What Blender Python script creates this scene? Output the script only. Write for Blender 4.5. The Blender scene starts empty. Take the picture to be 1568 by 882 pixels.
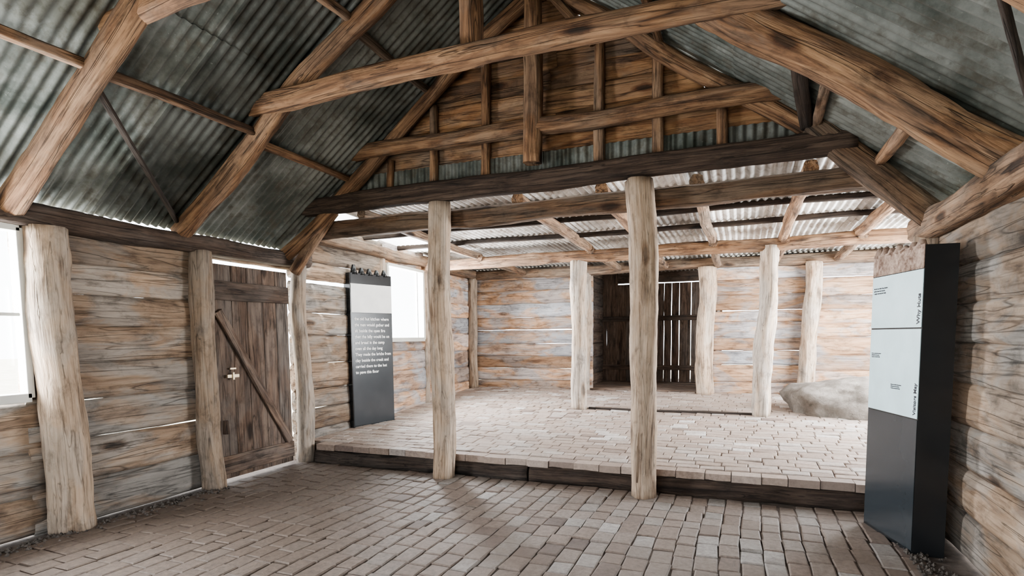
import bpy, math, random
from mathutils import Vector, Matrix, noise
random.seed(7)
rnd=random.uniform
SC=bpy.context.scene
COL=bpy.context.collection
try:
    SC.view_settings.look='AgX - Medium High Contrast'
except Exception: pass

# ------------------------------------------------------------ materials
def newmat(name):
    m=bpy.data.materials.new(name);m.use_nodes=True
    nt=m.node_tree;nt.nodes.clear()
    o=nt.nodes.new('ShaderNodeOutputMaterial');b=nt.nodes.new('ShaderNodeBsdfPrincipled')
    nt.links.new(b.outputs[0],o.inputs[0])
    return m,nt,b
def N(nt,t,**k):
    n=nt.nodes.new(t)
    for a,v in k.items():
        if a.startswith('i_'):
            key=a[2:];key=int(key) if key.isdigit() else key.replace('_',' ')
            n.inputs[key].default_value=v
        else: setattr(n,a,v)
    return n
def ramp(nt,fac,stops):
    r=nt.nodes.new('ShaderNodeValToRGB')
    while len(r.color_ramp.elements)<len(stops): r.color_ramp.elements.new(.5)
    for e,(p,c) in zip(r.color_ramp.elements,stops):
        e.position=p;e.color=(c[0],c[1],c[2],1) if not isinstance(c,(int,float)) else (c,c,c,1)
    nt.links.new(fac,r.inputs[0]);return r.outputs[0]
def mix(nt,fac,a,b,mode='MIX'):
    m=nt.nodes.new('ShaderNodeMix');m.data_type='RGBA';m.blend_type=mode
    for s,v in ((m.inputs[0],fac),(m.inputs[6],a),(m.inputs[7],b)):
        if hasattr(v,'is_output'): nt.links.new(v,s)
        elif isinstance(v,(int,float)): s.default_value=v
        else: s.default_value=(v[0],v[1],v[2],1)
    return m.outputs[2]
def math_(nt,op,a,b=0.,clamp=False):
    m=nt.nodes.new('ShaderNodeMath');m.operation=op;m.use_clamp=clamp
    for s,v in ((m.inputs[0],a),(m.inputs[1],b)):
        if hasattr(v,'is_output'): nt.links.new(v,s)
        else: s.default_value=v
    return m.outputs[0]
def scaled(nt,vec,sc):
    mp=N(nt,'ShaderNodeMapping');mp.inputs['Scale'].default_value=sc
    nt.links.new(vec,mp.inputs[0]);return mp.outputs[0]

def wood(name,dark,mid,light,grey,greyamt=.5,bump=.7,rough=.88,knot=.8,gs=20,fib=.85,chk=.9):
    m,nt,b=newmat(name)
    at=N(nt,'ShaderNodeAttribute',attribute_name='gco').outputs['Vector']
    tn=N(nt,'ShaderNodeAttribute',attribute_name='tone').outputs['Fac']
    def ns(sc,det=4.,ro=.6,di=0.):
        n=N(nt,'ShaderNodeTexNoise',i_Scale=1.0,i_Detail=det,i_Roughness=ro,i_Distortion=di)
        nt.links.new(scaled(nt,at,sc),n.inputs['Vector']);return n.outputs[0]
    n1=ns((1.5,gs,gs),6.,.62,1.1)     # grain
    n2=ns((1.2,3.5,3.5),4.,.6,1.)     # stain patches
    n3=ns((3.,65,65),3.,.55,.2)       # fibre
    n4=ns((.6,gs*1.1,gs*1.1),2.,.5,.5)# checks
    n5=ns((5,9,9),6.,.7,.3)           # blotch
    c=ramp(nt,n1,[(.30,dark),(.46,mid),(.66,light)])
    g=ramp(nt,n2,[(.42,0.),(.56,1.)])
    gt=math_(nt,'FRACT',math_(nt,'MULTIPLY',tn,7.31))
    gm=math_(nt,'MULTIPLY',g,greyamt)
    gm=math_(nt,'ADD',gm,math_(nt,'MULTIPLY',math_(nt,'SUBTRACT',gt,.55),.7),True)
    gv=ramp(nt,n1,[(.28,[x*.6 for x in grey]),(.58,grey)])
    c=mix(nt,gm,c,gv)
    c=mix(nt,fib,c,ramp(nt,n3,[(.33,.5),(.48,1.)]),'MULTIPLY')
    c=mix(nt,chk,c,ramp(nt,n4,[(.472,1.),(.49,.25),(.508,1.)]),'MULTIPLY')
    c=mix(nt,.85,c,ramp(nt,n5,[(.30,.42),(.48,1.),(.75,1.15)]),'MULTIPLY')
    vo=N(nt,'ShaderNodeTexVoronoi',i_Scale=1.0);nt.links.new(scaled(nt,at,(1.3,4.,4.)),vo.inputs['Vector'])
    kn=ramp(nt,math_(nt,'ADD',vo.outputs['Distance'],math_(nt,'MULTIPLY',n5,.12)),[(.13,[x*.6 for x in dark]),(.16,mid),(.23,(1,1,1))])
    c=mix(nt,knot,c,kn,'MULTIPLY')
    c=mix(nt,1.,c,ramp(nt,tn,[(0.,.6),(1.,1.22)]),'MULTIPLY')
    nt.links.new(c,b.inputs['Base Color'])
    b.inputs['Roughness'].default_value=rough
    hh=math_(nt,'ADD',math_(nt,'ADD',n1,math_(nt,'MULTIPLY',n3,.5)),math_(nt,'MULTIPLY',ramp(nt,n4,[(.472,1.),(.49,0.),(.508,1.)]),.4))
    bp=N(nt,'ShaderNodeBump',i_Strength=bump,i_Distance=.018);nt.links.new(hh,bp.inputs['Height'])
    nt.links.new(bp.outputs[0],b.inputs['Normal'])
    return m
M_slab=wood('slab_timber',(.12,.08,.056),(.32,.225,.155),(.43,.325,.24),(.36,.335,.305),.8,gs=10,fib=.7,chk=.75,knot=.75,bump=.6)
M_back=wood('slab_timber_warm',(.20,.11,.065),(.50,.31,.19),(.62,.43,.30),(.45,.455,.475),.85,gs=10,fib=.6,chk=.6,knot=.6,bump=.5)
M_post=wood('post_timber',(.17,.115,.08),(.38,.28,.20),(.48,.375,.285),(.40,.36,.32),.55,fib=.65,chk=.65,knot=.65,bump=.5,gs=16)
M_beam=wood('beam_timber',(.05,.027,.016),(.19,.105,.058),(.33,.205,.12),(.24,.195,.155),.45,gs=15)
M_dark=wood('dark_timber',(.018,.011,.008),(.055,.036,.026),(.10,.07,.052),(.10,.085,.075),.4)
M_gable=wood('gable_board',(.07,.034,.017),(.30,.155,.075),(.46,.28,.15),(.23,.18,.14),.55,gs=11)
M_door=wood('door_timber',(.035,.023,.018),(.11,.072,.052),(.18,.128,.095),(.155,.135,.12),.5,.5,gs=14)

def iron(name,c1,c2,rust,metal=.55,rough=.5,sp=(.68,.76)):
    m,nt,b=newmat(name)
    tc=N(nt,'ShaderNodeTexCoord').outputs['Object']
    tn=N(nt,'ShaderNodeAttribute',attribute_name='tone').outputs['Fac']
    n=N(nt,'ShaderNodeTexNoise',i_Scale=1.8,i_Detail=8.0,i_Roughness=.7);nt.links.new(tc,n.inputs['Vector'])
    n2=N(nt,'ShaderNodeTexNoise',i_Scale=45.0,i_Detail=3.0);nt.links.new(tc,n2.inputs['Vector'])
    n3=N(nt,'ShaderNodeTexNoise',i_Scale=6.0,i_Detail=7.0,i_Roughness=.7);nt.links.new(tc,n3.inputs['Vector'])
    c=ramp(nt,n.outputs[0],[(.40,c1),(.60,c2)])
    c=mix(nt,ramp(nt,n2.outputs[0],[(sp[0],0.),(sp[1],.7)]),c,[x*1.4 for x in c2])
    c=mix(nt,ramp(nt,n3.outputs[0],[(.50,0.),(.66,.8)]),c,rust)
    c=mix(nt,1.,c,ramp(nt,tn,[(0.,.5),(1.,1.4)]),'MULTIPLY')
    nt.links.new(c,b.inputs['Base Color']);b.inputs['Metallic'].default_value=metal
    nt.links.new(ramp(nt,n.outputs[0],[(.3,rough-.12),(.7,rough+.2)]),b.inputs['Roughness'])
    bp=N(nt,'ShaderNodeBump',i_Strength=.3,i_Distance=.004);nt.links.new(n2.outputs[0],bp.inputs['Height']);nt.links.new(bp.outputs[0],b.inputs['Normal'])
    return m
M_iron=iron('corrugated_iron',(.085,.098,.088),(.235,.25,.235),(.10,.09,.07),.5,.46)
M_iron2=iron('pale_corrugated_iron',(.50,.50,.485),(.85,.85,.83),(.34,.29,.25),.15,.5)

def brick(name,gain=1.,dirt_shade=True,spread=1.):
    m,nt,b=newmat(name)
    tc=N(nt,'ShaderNodeTexCoord').outputs['Object']
    tn=N(nt,'ShaderNodeAttribute',attribute_name='tone').outputs['Fac']
    n=N(nt,'ShaderNodeTexNoise',i_Scale=1.1,i_Detail=6.0,i_Roughness=.6);nt.links.new(tc,n.inputs['Vector'])
    n2=N(nt,'ShaderNodeTexNoise',i_Scale=26.0,i_Detail=8.0,i_Roughness=.8);nt.links.new(tc,n2.inputs['Vector'])
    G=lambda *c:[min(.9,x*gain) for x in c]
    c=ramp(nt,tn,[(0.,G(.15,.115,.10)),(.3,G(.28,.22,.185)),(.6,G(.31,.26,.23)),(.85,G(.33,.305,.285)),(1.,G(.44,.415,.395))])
    c=mix(nt,.9,c,ramp(nt,n2.outputs[0],[(.3,.45),(.6,1.1)]),'MULTIPLY')
    c=mix(nt,ramp(nt,n.outputs[0],[(.42,0.),(.66,.7)]),c,G(.24,.193,.163))
    if dirt_shade:  # brown dirt, with the darker shade at left front painted in
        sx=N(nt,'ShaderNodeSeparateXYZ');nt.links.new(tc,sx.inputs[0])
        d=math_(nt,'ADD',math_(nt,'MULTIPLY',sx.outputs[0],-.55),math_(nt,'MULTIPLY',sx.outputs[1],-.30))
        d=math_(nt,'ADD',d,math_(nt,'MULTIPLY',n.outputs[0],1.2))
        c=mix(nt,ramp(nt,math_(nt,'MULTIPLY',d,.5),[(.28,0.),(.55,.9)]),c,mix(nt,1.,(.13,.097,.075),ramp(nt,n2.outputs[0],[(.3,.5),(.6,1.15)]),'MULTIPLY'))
    nt.links.new(c,b.inputs['Base Color']);b.inputs['Roughness'].default_value=.6
    bp=N(nt,'ShaderNodeBump',i_Strength=.8,i_Distance=.009);nt.links.new(n2.outputs[0],bp.inputs['Height']);nt.links.new(bp.outputs[0],b.inputs['Normal'])
    return m
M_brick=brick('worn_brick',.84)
M_brick2=brick('dusty_lit_platform_brick',1.42,False)  # paled for dust and for the platform's brighter light, put into the colour
def earth(name,c1,c2,sc=12,bs=.8,bd=.02):
    m,nt,b=newmat(name)
    tc=N(nt,'ShaderNodeTexCoord').outputs['Object']
    n=N(nt,'ShaderNodeTexNoise',i_Scale=float(sc),i_Detail=9.0,i_Roughness=.72);nt.links.new(tc,n.inputs['Vector'])
    nt.links.new(ramp(nt,n.outputs[0],[(.35,c1),(.65,c2)]),b.inputs['Base Color']);b.inputs['Roughness'].default_value=.95
    bp=N(nt,'ShaderNodeBump',i_Strength=bs,i_Distance=bd);nt.links.new(n.outputs[0],bp.inputs['Height']);nt.links.new(bp.outputs[0],b.inputs['Normal'])
    return m
M_dirt=earth('earth_joint',(.07,.055,.047),(.15,.12,.10))
M_gravel=earth('dark_gravel',(.05,.045,.04),(.20,.175,.155),40,1.,.02)
M_rock=earth('boulder_stone',(.17,.15,.13),(.36,.325,.29),5,1.,.08)
M_ground=earth('outside_ground',(.42,.40,.33),(.6,.57,.48),2,.2,.02)
def plain(name,c,rough=.5,metal=0,spec=.5):
    m,nt,b=newmat(name)
    tc=N(nt,'ShaderNodeTexCoord').outputs['Object']
    n=N(nt,'ShaderNodeTexNoise',i_Scale=6.0,i_Detail=4.0);nt.links.new(tc,n.inputs['Vector'])
    cc=ramp(nt,n.outputs[0],[(.3,[x*.88 for x in c]),(.7,c)])
    nt.links.new(cc,b.inputs['Base Color']);b.inputs['Roughness'].default_value=rough;b.inputs['Metallic'].default_value=metal
    return m
M_black=plain('sign_black',(.016,.018,.020),.22)
M_slate=plain('sign_slate',(.035,.042,.048),.2)
M_pale=plain('sign_pale_panel',(.60,.77,.82),.4)
M_white=plain('sign_white',(.80,.80,.78),.4)
M_txtd=plain('sign_text_dark',(.04,.04,.05),.6)
M_txtw=plain('sign_text_white',(.9,.9,.9),.6)
M_frame=plain('painted_frame',(.62,.62,.58),.5)
M_metal=plain('latch_metal',(.5,.42,.3),.35,.8)
M_pic=earth('sign_photo_print',(.12,.07,.05),(.52,.40,.33),16,.0,.0)
def glassmat():
    m=bpy.data.materials.new('window_glass');m.use_nodes=True;nt=m.node_tree;nt.nodes.clear()
    o=nt.nodes.new('ShaderNodeOutputMaterial');t=nt.nodes.new('ShaderNodeBsdfTransparent');g=nt.nodes.new('ShaderNodeBsdfGlossy');mx=nt.nodes.new('ShaderNodeMixShader')
    mx.inputs[0].default_value=.06;g.inputs['Roughness'].default_value=.05
    nt.links.new(t.outputs[0],mx.inputs[1]);nt.links.new(g.outputs[0],mx.inputs[2]);nt.links.new(mx.outputs[0],o.inputs[0]);return m
M_glass=glassmat()
def fib():
    m=bpy.data.materials.new('translucent_fibreglass');m.use_nodes=True;nt=m.node_tree;nt.nodes.clear()
    o=nt.nodes.new('ShaderNodeOutputMaterial');t=nt.nodes.new('ShaderNodeBsdfTranslucent');g=nt.nodes.new('ShaderNodeBsdfDiffuse');mx=nt.nodes.new('ShaderNodeMixShader')
    t.inputs[0].default_value=(.9,.92,.9,1);g.inputs[0].default_value=(.8,.82,.8,1);mx.inputs[0].default_value=.35
    nt.links.new(t.outputs[0],mx.inputs[1]);nt.links.new(g.outputs[0],mx.inputs[2]);nt.links.new(mx.outputs[0],o.inputs[0]);return m
M_fib=fib()

# ------------------------------------------------------------ mesh accumulation
class MB:
    def __init__(s): s.v=[];s.f=[];s.g=[];s.t=[];s.m=[];s.sm=[]
    def build(s,name,mats,parent=None,smooth=False):
        me=bpy.data.meshes.new(name)
        me.from_pydata([tuple(x) for x in s.v],[],s.f)
        if not isinstance(mats,(list,tuple)): mats=[mats]
        for m in mats: me.materials.append(m)
        a=me.attributes.new('gco','FLOAT_VECTOR','POINT');a.data.foreach_set('vector',[c for g in s.g for c in g])
        a=me.attributes.new('tone','FLOAT','POINT');a.data.foreach_set('value',s.t)
        if s.m: me.polygons.foreach_set('material_index',s.m)
        me.polygons.foreach_set('use_smooth',s.sm if s.sm else [smooth]*len(me.polygons))
        me.update()
        o=bpy.data.objects.new(name,me);COL.objects.link(o)
        if parent: o.parent=parent
        return o
def V(*a): return Vector(a)
def sweep(M,p0,p1,prof,up,wob=0,tone=None,mi=0,smooth=False,step=.2,bend=None):
    p0=V(*p0);p1=V(*p1);d=p1-p0;L=d.length;t=d.normalized()
    up=V(*up);side=t.cross(up).normalized();upv=side.cross(t).normalized()
    n=max(2,int(L/step));tone=rnd(0,1) if tone is None else tone
    ro=V(rnd(-50,50),rnd(-50,50),rnd(-50,50));base=len(M.v);k=None
    for i in range(n+1):
        s=L*i/n;c=p0+t*s
        if wob:
            c=c+side*noise.noise(V(s*.9,ro.x,0))*wob+upv*noise.noise(V(s*.9,0,ro.y))*wob
        if bend: c=c+upv*bend*math.sin(math.pi*i/n)
        ring=prof(s,s/L,ro);k=len(ring)
        for (a,b) in ring:
            M.v.append(c+side*a+upv*b);M.g.append((s+ro.x,a+ro.y,b+ro.z));M.t.append(tone)
    for i in range(n):
        for j in range(k):
            a=base+i*k+j;b=base+i*k+(j+1)%k
            M.f.append((a,b,b+k,a+k));M.m.append(mi);M.sm.append(smooth)
    M.f.append(tuple(base+j for j in range(k))[::-1]);M.m.append(mi);M.sm.append(False)
    M.f.append(tuple(base+n*k+j for j in range(k)));M.m.append(mi);M.sm.append(False)
def log(M,p0,p1,r0,r1=None,wob=.03,sq=2.0,tone=None,asp=1.0,rough=.17,up=(0,0,1),bend=None,mi=0,n=20,split=None):
    r1=r0 if r1 is None else r1
    d=V(*p1)-V(*p0)
    if abs(d.normalized().dot(V(*up)))>.9: up=(0,1,0)
    def prof(s,t,ro):
        R=r0+(r1-r0)*t;out=[]
        for j in range(n):
            a=2*math.pi*j/n;ca,sa=math.cos(a),math.sin(a)
            q=(abs(ca)**sq+abs(sa)**sq)**(-1/sq)
            w=1+rough*noise.noise(V(ca*1.2+ro.x,sa*1.2,s*1.6))+rough*.6*noise.noise(V(ca*4+ro.x,sa*4,s*2.))+rough*.35*noise.noise(V(ca*3,sa*3+ro.y,s*9.))
            kb=noise.noise(V(ca*1.5,sa*1.5+ro.z,s*2.6))
            if kb>.4: w+=(kb-.4)*rough*2.5
            out.append((R*q*w*ca*asp,R*q*w*sa))
        return out
    sweep(M,p0,p1,prof,up,wob,tone,mi,True,.06,bend)
def board(M,p0,p1,th,h,up=(0,0,1),wob=0,edge=.006,tone=None,mi=0,ch=.006,step=.2):
    def prof(s,t,ro):
        a=th/2;b=h/2
        e1=edge*noise.noise(V(s*1.7,ro.x,3))+edge*.5*noise.noise(V(s*6,ro.x,3));e2=edge*noise.noise(V(s*1.7,ro.y,9))+edge*.5*noise.noise(V(s*6,ro.y,3))
        B=b+e1;C=b+e2;x=noise.noise(V(s*1.5,ro.z,1))*edge
        a1=a+x
        return [(a1,-C+ch),(a1,B-ch),(a1-ch,B),(-a1+ch,B),(-a1,B-ch),(-a1,-C+ch),(-a1+ch,-C),(a1-ch,-C)]
    sweep(M,p0,p1,prof,up,wob,tone,mi,False,step)
def slabb(M,p0,p1,th,h,tone=None,edge=.015):
    def prof(s,t,ro):
        a=th/2;b=h/2;out=[]
        e1=edge*noise.noise(V(s*1.7,ro.x,3))+edge*.4*noise.noise(V(s*7,ro.x,3));e2=edge*noise.noise(V(s*1.7,ro.y,9))+edge*.4*noise.noise(V(s*7,ro.y,3))
        K=8
        for sg in (1,-1):
            for j in range(K+1):
                u=-1+2*j/K;u=math.copysign(abs(u)**.7,u)
                if sg<0: u=-u
                z=(b+e1)*u if u>0 else (b+e2)*u
                bow=1-.75*abs(u)**8
                x=sg*(a*bow+.010*noise.noise(V(s*1.6+ro.x,z*7,sg))+.004*noise.noise(V(s*5+ro.x,z*25,sg)))
                out.append((x,z))
        return out
    sweep(M,p0,p1,prof,(0,0,1),0,tone,0,True,.09)
def box(M,lo,hi,tone=.5,mi=0):
    b=len(M.v)
    for x in (lo[0],hi[0]):
        for y in (lo[1],hi[1]):
            for z in (lo[2],hi[2]): M.v.append(V(x,y,z));M.g.append((x,y,z));M.t.append(tone)
    for f in ((0,1,3,2),(4,6,7,5),(0,4,5,1),(2,3,7,6),(0,2,6,4),(1,5,7,3)):
        M.f.append(tuple(b+i for i in f));M.m.append(mi);M.sm.append(False)
def corr(M,o,u,v,W,L,wl=.076,amp=.009,spw=8,sheet=.76,tone=None,nrun=6,mi=0):
    o=V(*o);u=V(*u).normalized();v=V(*v).normalized();n=u.cross(v).normalized()
    x=0;k=0
    while x<W-1e-4:
        w=min(sheet,W-x)+.076;ns=max(4,int(w/wl*spw));base=len(M.v);tn=rnd(.1,.9) if tone is None else tone
        for i in range(ns+1):
            s=x+w*i/ns
            for j in range(nrun+1):
                t=L*j/nrun
                sag=.005*noise.noise(V(s,t*1.5,o.x))
                M.v.append(o+u*s+v*t+n*(amp*math.sin(2*math.pi*s/wl)+sag+.002*(k%2)));M.g.append((s,t,0));M.t.append(tn)
        for i in range(ns):
            for j in range(nrun):
                a=base+i*(nrun+1)+j;M.f.append((a,a+nrun+1,a+nrun+2,a+1));M.m.append(mi);M.sm.append(True)
        x+=sheet;k+=1

def empty(name,loc=(0,0,0)):
    e=bpy.data.objects.new(name,None);COL.objects.link(e);e.location=loc;return e

# ------------------------------------------------------------ layout constants
XL,XR,XC=-4.65,1.25,-1.7
Y0=-1.6; YG=5.0; YB=10.2
SL=.73
def zr(x): return 4.45-SL*abs(x-XC)
def zp(y): return .2+.044*(y-5.25)

# ------------------------------------------------------------ floors
def bricks(M,x0,x1,y0,y1,zf,bw=.125,bl=.235,rows_y=True,jt=.005):
    A0,A1,B0,B1=(x0,x1,y0,y1) if rows_y else (y0,y1,x0,x1)
    p=A0;i=0
    while p<A1:
        w=bw*rnd(.92,1.08)
        q=B0-rnd(0,bl)
        while q<B1:
            l=bl*rnd(.72,1.12);qa=max(q,B0);qb=min(q+l,B1);q+=l
            if qb-qa<.05: continue
            ca_=p+w/2;cb_=(qa+qb)/2
            drift=.05*noise.noise(V(cb_*.6,p*.3,5))
            hx=w/2-rnd(.2,1)*jt;hy=(qb-qa)/2-rnd(.2,1)*jt
            if rows_y: cx,cy=ca_+drift,cb_
            else: cx,cy=cb_,ca_+drift;hx,hy=hy,hx
            dz=rnd(-.004,.004)+.010*noise.noise(V(cx*1.3,cy*1.3,0));an=rnd(-.05,.05)
            tx=rnd(-.035,.035);ty=rnd(-.035,.035)
            b=len(M.v);tn=min(1,max(0,random.gauss(.5,.26)));ca,sa=math.cos(an),math.sin(an)
            for (k,zz) in ((1,-.03),(1,-.006),(.9,0)):
                for sx,sy in ((-1,-1),(1,-1),(1,1),(-1,1)):
                    lx=sx*(hx if k==1 else hx-.009);ly=sy*(hy if k==1 else hy-.009)
                    X=cx+lx*ca-ly*sa;Y=cy+lx*sa+ly*ca
                    M.v.append(V(X,Y,zf(Y)+zz+dz+tx*lx+ty*ly));M.g.append((X,Y,0));M.t.append(tn)
            for r in (0,4):
                for j in range(4):
                    a=b+r+j;c=b+r+(j+1)%4;M.f.append((a,c,c+4,a+4))
            M.f.append((b+8,b+9,b+10,b+11))
        p+=w;i+=1
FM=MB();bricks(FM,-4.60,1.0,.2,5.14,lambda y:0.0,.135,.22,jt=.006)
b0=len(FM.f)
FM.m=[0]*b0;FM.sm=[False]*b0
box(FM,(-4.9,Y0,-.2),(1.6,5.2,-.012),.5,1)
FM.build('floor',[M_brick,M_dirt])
GM=MB()
for i in range(1500):
    x=1.0+abs(random.gauss(0,.10));y=rnd(1.2,5.0)
    if i>1000: x=-4.58+abs(random.gauss(0,.08));y=rnd(1.8,4.0)
    if x>1.22: x=rnd(1.0,1.22)
    r=rnd(.006,.02);b=len(GM.v)
    for q in ((1,0,0),(0,1,0),(-1,0,0),(0,-1,0),(0,0,1),(0,0,-1)):
        GM.v.append(V(x,y,r*.3)+V(*q)*r*rnd(.6,1.2));GM.g.append((x,y,0));GM.t.append(.5)
    for f in ((0,1,4),(1,2,4),(2,3,4),(3,0,4),(1,0,5),(2,1,5),(3,2,5),(0,3,5)): GM.f.append(tuple(b+k for k in f))
GM.build('floor_gravel',M_gravel)
PM=MB();bricks(PM,-4.84,2.55,5.34,10.15,zp,bw=.125,bl=.235,rows_y=False,jt=.005)
PM.m=[0]*len(PM.f);PM.sm=[False]*len(PM.f)
x=-4.45
while x<1.9:
    w=rnd(.20,.25);z=.2+rnd(-.006,.004);ya=5.19+rnd(-.012,.01)
    box(PM,(x+.003,ya,.135),(x+w-.003,5.335,z),min(1,max(0,random.gauss(.3,.2))),0);x+=w
b=len(PM.v)
for (X,Y,Z) in ((-5,5.3,-.1),(2.7,5.3,-.1),(2.7,12.2,-.1),(-5,12.2,-.1),(-5,5.3,.185),(2.7,5.3,.185),(2.7,12.2,zp(12.2)-.012),(-5,12.2,zp(12.2)-.012)):
    PM.v.append(V(X,Y,Z));PM.g.append((X,Y,0));PM.t.append(.5)
for f in ((0,1,5,4),(1,2,6,5),(2,3,7,6),(3,0,4,7),(4,5,6,7)): PM.f.append(tuple(b+k for k in f));PM.m.append(1);PM.sm.append(False)
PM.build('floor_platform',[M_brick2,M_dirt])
SM=MB()
log(SM,(-4.45,5.235,.06),(-1.9,5.22,.06),.085,.08,.03,2.6,rough=.25,tone=.4)
log(SM,(-1.88,5.23,.055),(1.4,5.24,.055),.085,.085,.03,2.6,rough=.25,tone=.3)
SM.build('step_log',M_dark)

# ------------------------------------------------------------ slab walls
def slabs(M,a,b,z0,z1,h=.27,th=.06,lap=.012,leak=.12,gap=-.003):
    z=z0;k=0
    while z<z1-.03:
        hh=min(h*rnd(.78,1.22),z1-z)
        if z1-(z+hh)<.10: hh=z1-z
        lp=lap if random.random()>leak else gap
        off=.016*(k%2)
        slabb(M,(a[0],a[1],z+hh/2+rnd(-.004,.004)),(b[0],b[1],z+hh/2+rnd(-.004,.004)),th+off,hh+lp,edge=.012);z+=hh;k+=1
XW=-4.72
WL=MB()
slabs(WL,(XW,Y0),(XW,1.55),0,2.25)
slabs(WL,(XW,1.55),(XW,2.62),0,.97,leak=.5)
slabs(WL,(XW,2.5),(XW,3.95),0,2.25,leak=.7,gap=-.009)
slabs(WL,(XW,1.55),(XW,2.5),2.2,2.28,h=.1)
slabs(WL,(XW,3.9),(XW,5.25),2.16,2.26,h=.1)
slabs(WL,(XW,5.15),(XW,6.95),.02,2.05,leak=.6,gap=-.010)
slabs(WL,(XW,5.15),(XW,6.95),2.08,2.72,h=.25)
WL.build('wall_left',M_slab)
WL2=MB()
def xw(y): return -4.72-.2*(y-6.9)/3.4
slabs(WL2,(xw(6.9),6.9),(xw(8.2),8.2),.25,1.34,leak=0)
slabs(WL2,(xw(6.9),6.9),(xw(8.2),8.2),2.46,2.75,h=.2)
slabs(WL2,(xw(8.2),8.2),(xw(10.3),10.3),.3,2.7)
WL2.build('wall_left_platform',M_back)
WR=MB()
slabs(WR,(1.33,Y0),(1.33,3.2),0,2.15,h=.24);slabs(WR,(1.33,3.18),(1.33,5.3),0,2.15,h=.24,leak=.3)
WR.build('wall_right',M_slab)
WB=MB()
slabs(WB,(-4.95,10.28),(-2.5,10.28),.36,2.66,h=.24,leak=.4,gap=-.009)
slabs(WB,(-.5,10.28),(1.0,10.28),.36,2.66,h=.24,leak=.5,gap=-.012)
slabs(WB,(1.0,10.28),(2.7,10.28),.36,2.66,h=.24,leak=.1)
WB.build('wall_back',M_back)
WP=MB()
slabs(WP,(2.65,5.4),(2.65,10.3),.1,.9);slabs(WP,(2.65,5.4),(2.65,6.2),.9,2.7);slabs(WP,(2.65,9.6),(2.65,10.3),.9,2.7);slabs(WP,(2.65,6.2),(2.65,9.6),2.4,2.7)
slabs(WP,(1.35,5.35),(2.65,5.35),0,2.7)
WP.build('wall_right_platform',M_slab)
WF=MB()
slabs(WF,(-4.7,Y0),(-3.4,Y0),0,2.4);slabs(WF,(.1,Y0),(1.3,Y0),0,2.4)
z=2.4
while z<4.4:
    hw=(4.6-z-.2)/SL
    slabb(WF,(XC-hw,Y0,z+.12),(XC+hw,Y0,z+.12),.06,.25);z+=.24
WF.build('wall_front_unseen',M_slab)  # unseen wall behind the camera, added to cut ambient light from the open end
RD=MB()
y=11.7;x=-2.75
while x<-.45:
    w=rnd(.14,.22);g=-.004
    if -1.75<x<-.6: g=rnd(.004,.018)
    elif random.random()<.35: g=.004
    board(RD,(x+w/2,y,zp(y)-.02),(x+w/2,y,2.40 if x>-2.55 else 2.7),.03,w-g,up=(1,0,0),edge=.010,tone=rnd(.2,.8) if x<-1.7 else rnd(.8,1));x+=w
for z in (.75,1.72): board(RD,(-2.7,11.66,z),(-.45,11.66,z),.04,.1)
for i in range(9):
    board(RD,(-2.62,10.3+i*.155,.425+i*.004),(-.5,10.3+i*.155,.425+i*.004),.03,.145,up=(0,1,0),tone=1.)
board(RD,(-2.75,11.72,2.56),(-.4,11.72,2.56),.04,.28,edge=.01)
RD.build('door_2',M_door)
RS=MB()
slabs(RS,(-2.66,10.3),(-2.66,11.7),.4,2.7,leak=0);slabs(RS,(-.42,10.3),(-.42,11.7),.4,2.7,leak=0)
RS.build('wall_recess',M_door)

WG=MB();z=3.02
k=0
while z<4.5:
    h=rnd(.15,.24)
    hw=(4.62-z-h*.6)/SL
    if hw<.1: break
    xa,xb=XC-hw,XC+hw-.13
    cut=rnd(xa+.3*(xb-xa),xa+.7*(xb-xa)) if hw>.9 else None
    for a,b in ([(xa,cut+.004),(cut,xb)] if cut else [(xa,xb)]):
        slabb(WG,(a,5.16+.012*(k%2),z+h/2),(b,5.16+.012*(k%2),z+h/2),.05,h+.02,edge=.02)
    z+=h;k+=1
WG.build('wall_gable',M_gable)
GC=MB();corr(GC,(-4.0,5.11,2.80),(1,0,0),(0,0,1),4.6,.26,nrun=1,sheet=1.2);
GC.build('trim_gable_flashing',M_iron)

# ------------------------------------------------------------ posts
def post(name,*args,mat=None,**k):
    M=MB();log(M,*args,**k);return M.build(name,mat or M_post)
post('timber_post',(-2.75,5.02,-.01),(-2.70,5.0,2.68),.115,.105,wob=.04,tone=.6)
M=MB();log(M,(-.76,5.0,-.01),(-.80,5.0,2.69),.11,.115,wob=.04,rough=.2,tone=.55)
log(M,(-.80,4.893,.14),(-.785,4.893,.60),.010,.018,wob=.01,tone=0,n=8)
M.build('timber_post',M_post)
post('timber_post',(-2.17,8.2,.32),(-2.20,8.2,2.50),.11,.115,wob=.06,tone=.95,rough=.22)
post('timber_post',(.25,8.2,.32),(.32,8.2,2.52),.11,.115,wob=.06,tone=.95,rough=.25)
post('timber_post',(-.55,10.1,.4),(-.55,10.1,2.5),.14,.13,wob=.05,tone=1.,rough=.22)
post('timber_post',(.95,10.1,.4),(1.02,10.1,2.5),.12,.12,wob=.05,tone=.9,rough=.25)
post('timber_post',(-2.6,10.12,.4),(-2.6,10.12,2.5),.12,.11,wob=.05,tone=.8)
post('timber_post',(-4.8,10.1,.4),(-4.8,10.1,2.5),.09,.09,wob=.05,tone=.3)
post('wall_post',(-4.60,2.68,-.01),(-4.62,2.66,2.2),.145,.13,wob=.04,tone=.6)
post('wall_post',(-4.60,3.93,-.01),(-4.62,3.93,2.2),.105,.095,wob=.04,tone=.2)
post('wall_post',(-4.60,5.18,-.01),(-4.60,5.18,2.2),.10,.08,wob=.04,tone=.4)
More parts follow.
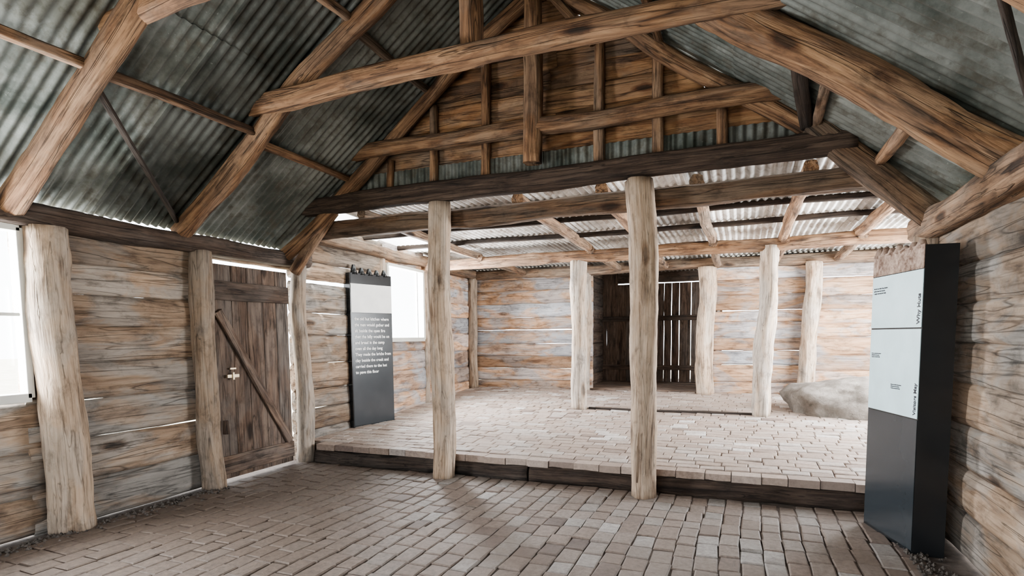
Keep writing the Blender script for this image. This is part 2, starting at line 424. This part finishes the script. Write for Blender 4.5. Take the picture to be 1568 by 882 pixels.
post('wall_post',(-4.72,6.95,.2),(-4.72,6.95,2.5),.07,.07,wob=.03,tone=.5)
post('wall_post',(-4.80,8.25,.3),(-4.80,8.25,2.5),.07,.07,wob=.03,tone=.5)
post('wall_post',(1.29,3.05,-.01),(1.29,3.05,2.1),.10,.10,wob=.04,tone=.4)
post('wall_post',(1.29,5.1,-.01),(1.29,5.1,2.1),.10,.10,wob=.02,tone=.3)

# ------------------------------------------------------------ roof framing
def beam(name,*a,mat=None,**k):
    M=MB();log(M,*a,**k);return M.build(name,mat or M_beam)
beam('wall_plate',(-4.64,Y0,2.25),(-4.64,5.35,2.27),.085,.08,sq=4,tone=.9,mat=M_dark,wob=.02)
beam('wall_plate',(1.26,Y0,2.17),(1.26,5.3,2.17),.10,.095,sq=5,tone=.8,wob=.02)
def truss(y,rr,tie_z,xl,xr,tr,tone,king=True,mat=None,off=0,rR=None):
    M=MB();rR=rR or rr
    log(M,(XL+.02,y,2.30),(XC-.03,y,4.47),rr,rr*.85,wob=.06,sq=2.6,tone=tone)
    log(M,(XR-.0,y+.02,2.28),(XC+.03,y+.02,4.47),rR*1.05,rR*.9,wob=.05,sq=3.,tone=tone)
    log(M,(xl,y-off,tie_z),(xr,y-off,tie_z+.02),tr,tr*.95,wob=.03,sq=2.4,tone=min(1,tone),bend=.03)
    if king: log(M,(XC-.05,y-.02,tie_z+.02),(XC-.05,y-.02,4.42),.072,.07,wob=.01,sq=4,tone=tone)
    return M.build('roof_truss',mat or M_beam)
truss(1.15,.085,3.27,-3.7,.2,.075,.5)
truss(2.45,.080,3.28,-4.0,.3,.06,.85,king=False)
truss(3.75,.080,3.24,-3.80,.40,.075,.72,off=.1,rR=.105)
T=MB()
log(T,(XL+.02,YG,2.28),(XC-.05,YG,4.40),.072,.062,wob=.08,tone=.7)
log(T,(XR-.02,YG-.02,2.2),(.45,YG-.02,2.95),.095,.09,wob=.03,tone=.1,sq=3)
log(T,(.75,YG,2.72),(XC+.05,YG,4.40),.075,.062,wob=.08,tone=.7)
log(T,(-3.85,YG-.04,3.22),(.32,YG-.04,3.24),.07,.075,wob=.03,tone=.6)
log(T,(XC-.05,YG-.05,2.92),(XC-.04,YG-.05,4.40),.075,.07,wob=.02,sq=4,tone=1.)
log(T,(XC+.5,YG-.03,3.85),(XC+.1,YG-.03,4.35),.04,.04,wob=.02,tone=.3)
T.build('roof_truss',M_beam)
T=MB()
for xs,za,zb,r in ((-3.32,2.84,3.16,.035),(-2.83,2.84,3.62,.04),(-2.27,2.84,4.0,.045),(-1.18,2.84,4.05,.045),(-.68,2.84,3.75,.045),(-.17,2.84,3.2,.04)):
    log(T,(xs,5.09,za),(xs+rnd(-.02,.02),5.09,zb),r,r*.9,wob=.02,sq=3.5,tone=rnd(.5,1.))
T.build('gable_studs',M_beam)
beam('tie_beam',(-4.3,YG-.02,2.77),(.75,YG-.02,2.80),.09,.085,sq=4,tone=.7,wob=.03,mat=M_dark)
beam('lintel_beam',(-4.5,5.2,2.55),(1.35,5.2,2.58),.085,.085,sq=4,tone=.1,wob=.03)
B=MB();log(B,(-4.55,5.05,2.12),(-4.0,5.05,2.72),.06,.055,wob=.02,tone=.6);B.build('knee_brace',M_beam)
P=MB()
for x in (-3.72,-2.75,-.72,.40):
    for ya,yb in ((-1.4,1.2),(1.1,2.5),(2.4,3.8),(3.7,5.1)):
        if x==.40 and ya in(2.4,1.1): continue
        o=rnd(-.04,.04);X=x+o
        log(P,(X,ya,zr(X)+.06),(X+rnd(-.04,.04),yb,zr(X)+.06),.033,.03,wob=.02,sq=3.5)
log(P,(.88,3.8,zr(.88)+.06),(.88,4.9,zr(.88)+.06),.035,.035,wob=.02,sq=4,tone=1.)
P.build('roof_purlins',M_beam)
B=MB();log(B,(-3.75,2.5,zr(-3.75)+.02),(-4.58,3.68,2.42),.018,.018,wob=.0,sq=4,tone=.1)
log(B,(.72,2.45,2.70),(1.20,3.35,2.36),.016,.016,wob=.0,tone=.1)
log(B,(.28,4.0,3.05),(.42,4.95,2.95),.045,.045,wob=.0,tone=.1,sq=4)
B.build('wind_brace',M_dark)
beam('ridge_beam',(XC,Y0,4.5),(XC,5.2,4.5),.06,.06,sq=4,tone=.3)

R=MB()
dl=V(1,0,SL).normalized();dr=V(-1,0,SL).normalized()
for (x0,d) in ((-4.725,dl),(1.58,dr)):
    zb=zr(x0)+.13
    Ltot=(abs(x0-XC))/abs(d.x)
    L1=1.95 if x0>0 else 1.64
    o=V(x0,Y0,zb)
    corr(R,o,(0,1,0),d,5.25-Y0,L1+.12,amp=.010)
    corr(R,o+d*L1+V(0,0,.008),(0,1,0),d,5.25-Y0,Ltot-L1,amp=.010)
R.build('roof_main',M_iron)
RC=MB();board(RC,(XC,Y0,4.66),(XC,5.25,4.66),.3,.02,edge=0);RC.build('roof_ridge_cap',M_iron)
def zs(y): return 2.80-.030*(y-5.2)
K=MB();d=V(0,1,-.030)
def sk(xa,xb,ya,yb,mi=0,tone=None,dz=0): corr(K,(xb,ya,zs(ya)+dz),(-1,0,0),d,xb-xa,(yb-ya),nrun=4,mi=mi,tone=tone,sheet=.8,amp=.012)
sk(-4.1,2.8,5.25,6.7);sk(-4.1,2.8,6.62,8.0,dz=.012);sk(-4.95,2.8,7.9,12.1,dz=.025)
sk(-4.95,-4.1,5.25,8.0,mi=1)
K.build('roof_skillion',[M_iron2,M_fib])
S=MB()
for X,r in ((-3.75,.05),(-2.0,.055),(-1.2,.055),(-.38,.055),(.48,.055),(1.35,.06),(2.2,.055)):
    log(S,(X,5.2,zs(5.2)-.1),(X+rnd(-.06,.0),8.25,zs(8.25)-.09),r,r,wob=.03,sq=3,tone=rnd(.8,1))
    log(S,(X,8.1,zs(8.1)-.12),(X,10.3,zs(10.3)-.10),r,r,wob=.03,sq=3,tone=.5)
S.build('skillion_rafters',M_beam)
S=MB()
for Y in (5.75,6.55,7.4,9.2): log(S,(-4.9,Y,zs(Y)-.035),(2.6,Y,zs(Y)-.035),.03,.03,wob=.02,sq=4,tone=.2)
S.build('skillion_purlins',M_dark)
beam('mid_beam',(-4.75,8.2,2.52),(2.55,8.2,2.54),.08,.08,sq=4,tone=1.,wob=.03)
beam('back_plate',(-4.8,10.15,2.55),(2.55,10.15,2.55),.08,.08,sq=4,tone=.4)
beam('side_plate',(-4.64,5.35,2.58),(-4.80,10.1,2.56),.075,.075,sq=4,tone=.4)
M=MB();board(M,(-2.05,8.2,.335),(.15,8.2,.335),.06,.04,tone=.1,edge=.01);M.build('trim_floor_sill',M_dark)

# ------------------------------------------------------------ door_1
D=MB();y=4.09;x=-4.66
ys=[4.06,4.28,4.47,4.68,4.86,5.035]
for a,b in zip(ys,ys[1:]): board(D,(x,(a+b)/2,.03),(x,(a+b)/2,2.11),.028,b-a-.002,up=(0,1,0),edge=.002,tone=rnd(.5,1))
xf=x+.03
board(D,(xf,4.07,1.86),(xf,5.02,1.86),.03,.18,tone=.2)
board(D,(xf,4.07,.17),(xf,5.02,.17),.03,.18,tone=.9)
board(D,(xf+.004,4.10,1.66),(xf+.004,4.97,.27),.03,.09,tone=1.,up=(0,0,1))
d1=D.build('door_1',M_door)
LT=MB();box(LT,(xf+.0,4.16,1.02),(xf+.02,4.30,1.05));box(LT,(xf,4.2,1.10),(xf+.015,4.27,1.115));box(LT,(xf+.02,4.215,1.0),(xf+.03,4.235,1.07));LT.build('latch',M_metal,parent=d1)
LT=MB();log(LT,(-4.50,4.02,.50),(-4.50,4.02,.63),.03,.022);LT.build('post_stub',M_dark,parent=d1)

# ------------------------------------------------------------ windows
def window(name,y0,y1,z0,z1,x,bars,xs=.0):
    W=MB();f=.045
    def xx(y): return x+xs*(y-y0)
    board(W,(xx(y0),y0,z0),(xx(y1),y1,z0),.09,f*1.4,edge=0,ch=.003);board(W,(xx(y0),y0,z1),(xx(y1),y1,z1),.09,f,edge=0,ch=.003)
    board(W,(xx(y0),y0,z0),(xx(y0),y0,z1),.09,f,up=(0,1,0),edge=0,ch=.003);board(W,(xx(y1),y1,z0),(xx(y1),y1,z1),.09,f,up=(0,1,0),edge=0,ch=.003)
    for kind,p in bars:
        if kind=='v': board(W,(xx(p),p,z0),(xx(p),p,z1),.03,.025,up=(0,1,0),edge=0,ch=.003)
        else: board(W,(xx(y0),y0,p),(xx(y1),y1,p),.03,.025,edge=0,ch=.003)
    o=W.build(name,M_frame)
    G=MB();b=0
    for (Y,Z) in ((y0,z0),(y1,z0),(y1,z1),(y0,z1)): G.v.append(V(xx(Y)-.02,Y,Z));G.g.append((0,0,0));G.t.append(.5)
    G.f.append((0,1,2,3));G.build('glass',M_glass,parent=o)
window('window_1',1.55,2.50,1.0,2.17,-4.66,[('h',1.58)])
window('window_2',7.03,8.12,1.36,2.43,-4.70,[('v',7.95)],-.06)
window('window_3',6.2,9.6,.92,2.38,2.65,[('v',7.3),('v',8.5)])

# ------------------------------------------------------------ signs
def panel(parent,name,mat,c0,c1,z0,z1,outn,th=.004):
    c0=V(*c0);c1=V(*c1);n=V(*outn).normalized()
    M=MB();b=0
    for k in (0,th):
        for (p,z) in ((c0,z0),(c1,z0),(c1,z1),(c0,z1)):
            q=p+n*k;M.v.append(V(q.x,q.y,z));M.g.append((q.x,q.y,z));M.t.append(.5)
    M.f=[(0,1,2,3),(4,7,6,5),(0,4,5,1),(1,5,6,2),(2,6,7,3),(3,7,4,0)]
    return M.build(name,mat,parent=parent)
def text(parent,name,body,size,loc,xdir,ydir,mat,space=1.0,bold=0.):
    cu=bpy.data.curves.new(name,'FONT');cu.body=body;cu.size=size;cu.extrude=.0008;cu.space_line=space;cu.offset=bold;cu.materials.append(mat)
    o=bpy.data.objects.new(name,cu);COL.objects.link(o)
    X=V(*xdir).normalized();Y=V(*ydir).normalized();Z=X.cross(Y)
    o.matrix_world=Matrix(((X.x,Y.x,Z.x,loc[0]),(X.y,Y.y,Z.y,loc[1]),(X.z,Y.z,Z.z,loc[2]),(0,0,0,1)))
    o.parent=parent
    return o
def footprint(M,pts,z0,z1):
    n=len(pts);b=len(M.v)
    for z in (z0,z1):
        for p in pts: M.v.append(V(p[0],p[1],z));M.g.append((p[0],p[1],z));M.t.append(.5)
    M.f.append(tuple(range(b,b+n))[::-1]);M.f.append(tuple(range(b+n,b+2*n)))
    for i in range(n): j=(i+1)%n;M.f.append((b+i,b+j,b+n+j,b+n+i))
s1=empty('information_sign')
F=V(.87,4.83,0);E=V(1.03,4.23,0);fe=(E-F).normalized();ne=V(fe.y,-fe.x,0);LE=(E-F).length
def pe(s,o,z): q=F+fe*s+ne*o;return (q.x,q.y,z)
M=MB();footprint(M,[(F.x,F.y),(E.x,E.y),(1.205,4.245),(1.05,4.88)],-.01,1.93);M.build('body',M_black,parent=s1)
n=tuple(ne);a=pe(.006,.001,0);b=pe(LE-.004,.001,0)
panel(s1,'photo_panel',M_pic,a,b,1.79,1.935,n)
panel(s1,'upper_text_panel',M_pale,a,b,1.43,1.785,n)
panel(s1,'lower_text_panel',M_pale,a,b,.86,1.42,n)
panel(s1,'slate_panel',M_slate,a,b,.02,.852,n,.002)
M=MB()
for i in range(7):
    s=.04+i*.085;h=rnd(.02,.07);q=pe(s,-.015,1.92);log(M,q,(q[0],q[1]+rnd(-.02,.02),1.93+h),.035,.015,wob=0,n=8)
M.build('cutout_figures',M_pic,parent=s1)
yd=tuple(-fe)
text(s1,'title','Why Huts',.045,pe(LE-.02,.007,1.45),(0,0,1),yd,M_txtd,bold=.0008)
text(s1,'title','Visitors May',.04,pe(LE-.02,.007,.88),(0,0,1),yd,M_txtd,bold=.0006)
lines='\n'.join(['the hut was built of local timber','split by hand and raised in','a single season by the family'])
text(s1,'paragraph',lines,.014,pe(.03,.006,1.70),tuple(fe),(0,0,1),M_txtd,1.2)
text(s1,'paragraph',lines,.010,pe(.03,.006,1.25),tuple(fe),(0,0,1),M_txtd,1.2)
text(s1,'paragraph',lines,.010,pe(.30,.006,1.05),tuple(fe),(0,0,1),M_txtd,1.2)
s2=empty('information_sign')
A=V(-4.62,6.1,0);Bp=V(-4.44,6.76,0);dd=(Bp-A).normalized();nn=V(dd.y,-dd.x,0)
def pt(s,o,z): q=A+dd*s+nn*o;return V(q.x,q.y,z)
Ls=(Bp-A).length;zb=.235;zt=2.22
M=MB()
footprint(M,[tuple(pt(0,0,0))[:2],tuple(pt(Ls,0,0))[:2],tuple(pt(Ls,-.12,0))[:2],tuple(pt(0,-.12,0))[:2]],zb,zt)
M.build('body',M_black,parent=s2)
a=tuple(pt(.01,.001,0));b=tuple(pt(Ls-.005,.001,0));n=tuple(nn)
panel(s2,'photo_panel',M_black,a,b,2.09,2.22,n)
panel(s2,'white_panel',M_white,a,b,1.72,2.085,n)
panel(s2,'slate_panel',M_slate,a,b,.26,1.71,n,.002)
M=MB()
for i in range(5):
    q=pt(.08+i*.125,-.02,2.2);log(M,tuple(q),(q.x,q.y,2.25+rnd(.02,.08)),.05,.02,wob=0,n=8)
M.build('cutout_figures',M_black,parent=s2)
body='\n'.join(['the old hut kitchen where','the men would gather and','sit beside the open fire','then the billy would be on','and bread in the camp','oven all the day long','They made the bricks from','clay beside the creek and','carried them to the hut','to pave this floor'])
text(s2,'paragraph',body,.054,tuple(pt(.05,.006,1.62)),tuple(dd),(0,0,1),M_txtw,1.42,bold=.0012)

# ------------------------------------------------------------ boulder
import bmesh
bm=bmesh.new();bmesh.ops.create_icosphere(bm,subdivisions=5,radius=1)
for v in bm.verts:
    p=v.co.copy();w=1+.22*noise.noise(p*1.1+V(3,1,0))+.12*noise.noise(p*2.6)+.045*noise.noise(p*8)
    z=p.z
    p=V(p.x*.80*w,p.y*.62*w,(abs(z)**.75*(1 if z>0 else -1))*.42*w)
    v.co=p
me=bpy.data.meshes.new('boulder');bm.to_mesh(me);bm.free();me.materials.append(M_rock)
for p in me.polygons:p.use_smooth=True
o=bpy.data.objects.new('boulder',me);COL.objects.link(o);o.location=(1.42,8.75,.36)

M=MB();box(M,(-60,-60,-.3),(60,60,-.21));M.build('ground',M_ground)

# ------------------------------------------------------------ light
w=bpy.data.worlds.new('World');SC.world=w;w.use_nodes=True
bg=w.node_tree.nodes['Background'];bg.inputs[0].default_value=(.93,.967,1,1);bg.inputs[1].default_value=7.0
def area(name,loc,rot,sx,sy,e,c=(.96,.98,1)):
    l=bpy.data.lights.new(name,'AREA');l.shape='RECTANGLE';l.size=sx;l.size_y=sy;l.energy=e;l.color=c
    o=bpy.data.objects.new(name,l);COL.objects.link(o);o.location=loc;o.rotation_euler=rot;return o
area('window_daylight',(-4.95,2.0,1.6),(0,-math.pi/2,0),1.15,.9,300)
area('window_daylight',(-5.0,7.55,1.9),(0,-math.pi/2,0),1.05,1.05,480)
area('window_daylight',(2.9,7.9,1.65),(0,math.pi/2,0),1.4,3.2,620)
area('front_fill',(-1.7,Y0-.2,1.3),(math.pi/2,0,0),3.4,2.2,60)  # added fill lamp behind the camera, set in the unseen front opening
sl=bpy.data.lights.new('sun','SUN');sl.energy=12;sl.angle=.02;sl.color=(1,.96,.9)
so=bpy.data.objects.new('sun',sl);COL.objects.link(so)
dv=V(-.12,.35,-1).normalized();so.rotation_euler=dv.to_track_quat('-Z','Y').to_euler()

# ------------------------------------------------------------ camera
W=1568.;f=883.3;PY=585.6
Rm=Matrix.Rotation(math.radians(21.66),4,'Z')@Matrix.Rotation(math.pi/2+math.radians(-4.61),4,'X')@Matrix.Rotation(math.radians(-.54),4,'Z')
cam=bpy.data.cameras.new('camera');co=bpy.data.objects.new('camera',cam);COL.objects.link(co)
co.matrix_world=Matrix.Translation((0,0,1.4))@Rm
cam.sensor_width=36;cam.lens=f/W*36;cam.shift_y=(PY-441)/W;cam.clip_start=.02
SC.camera=co
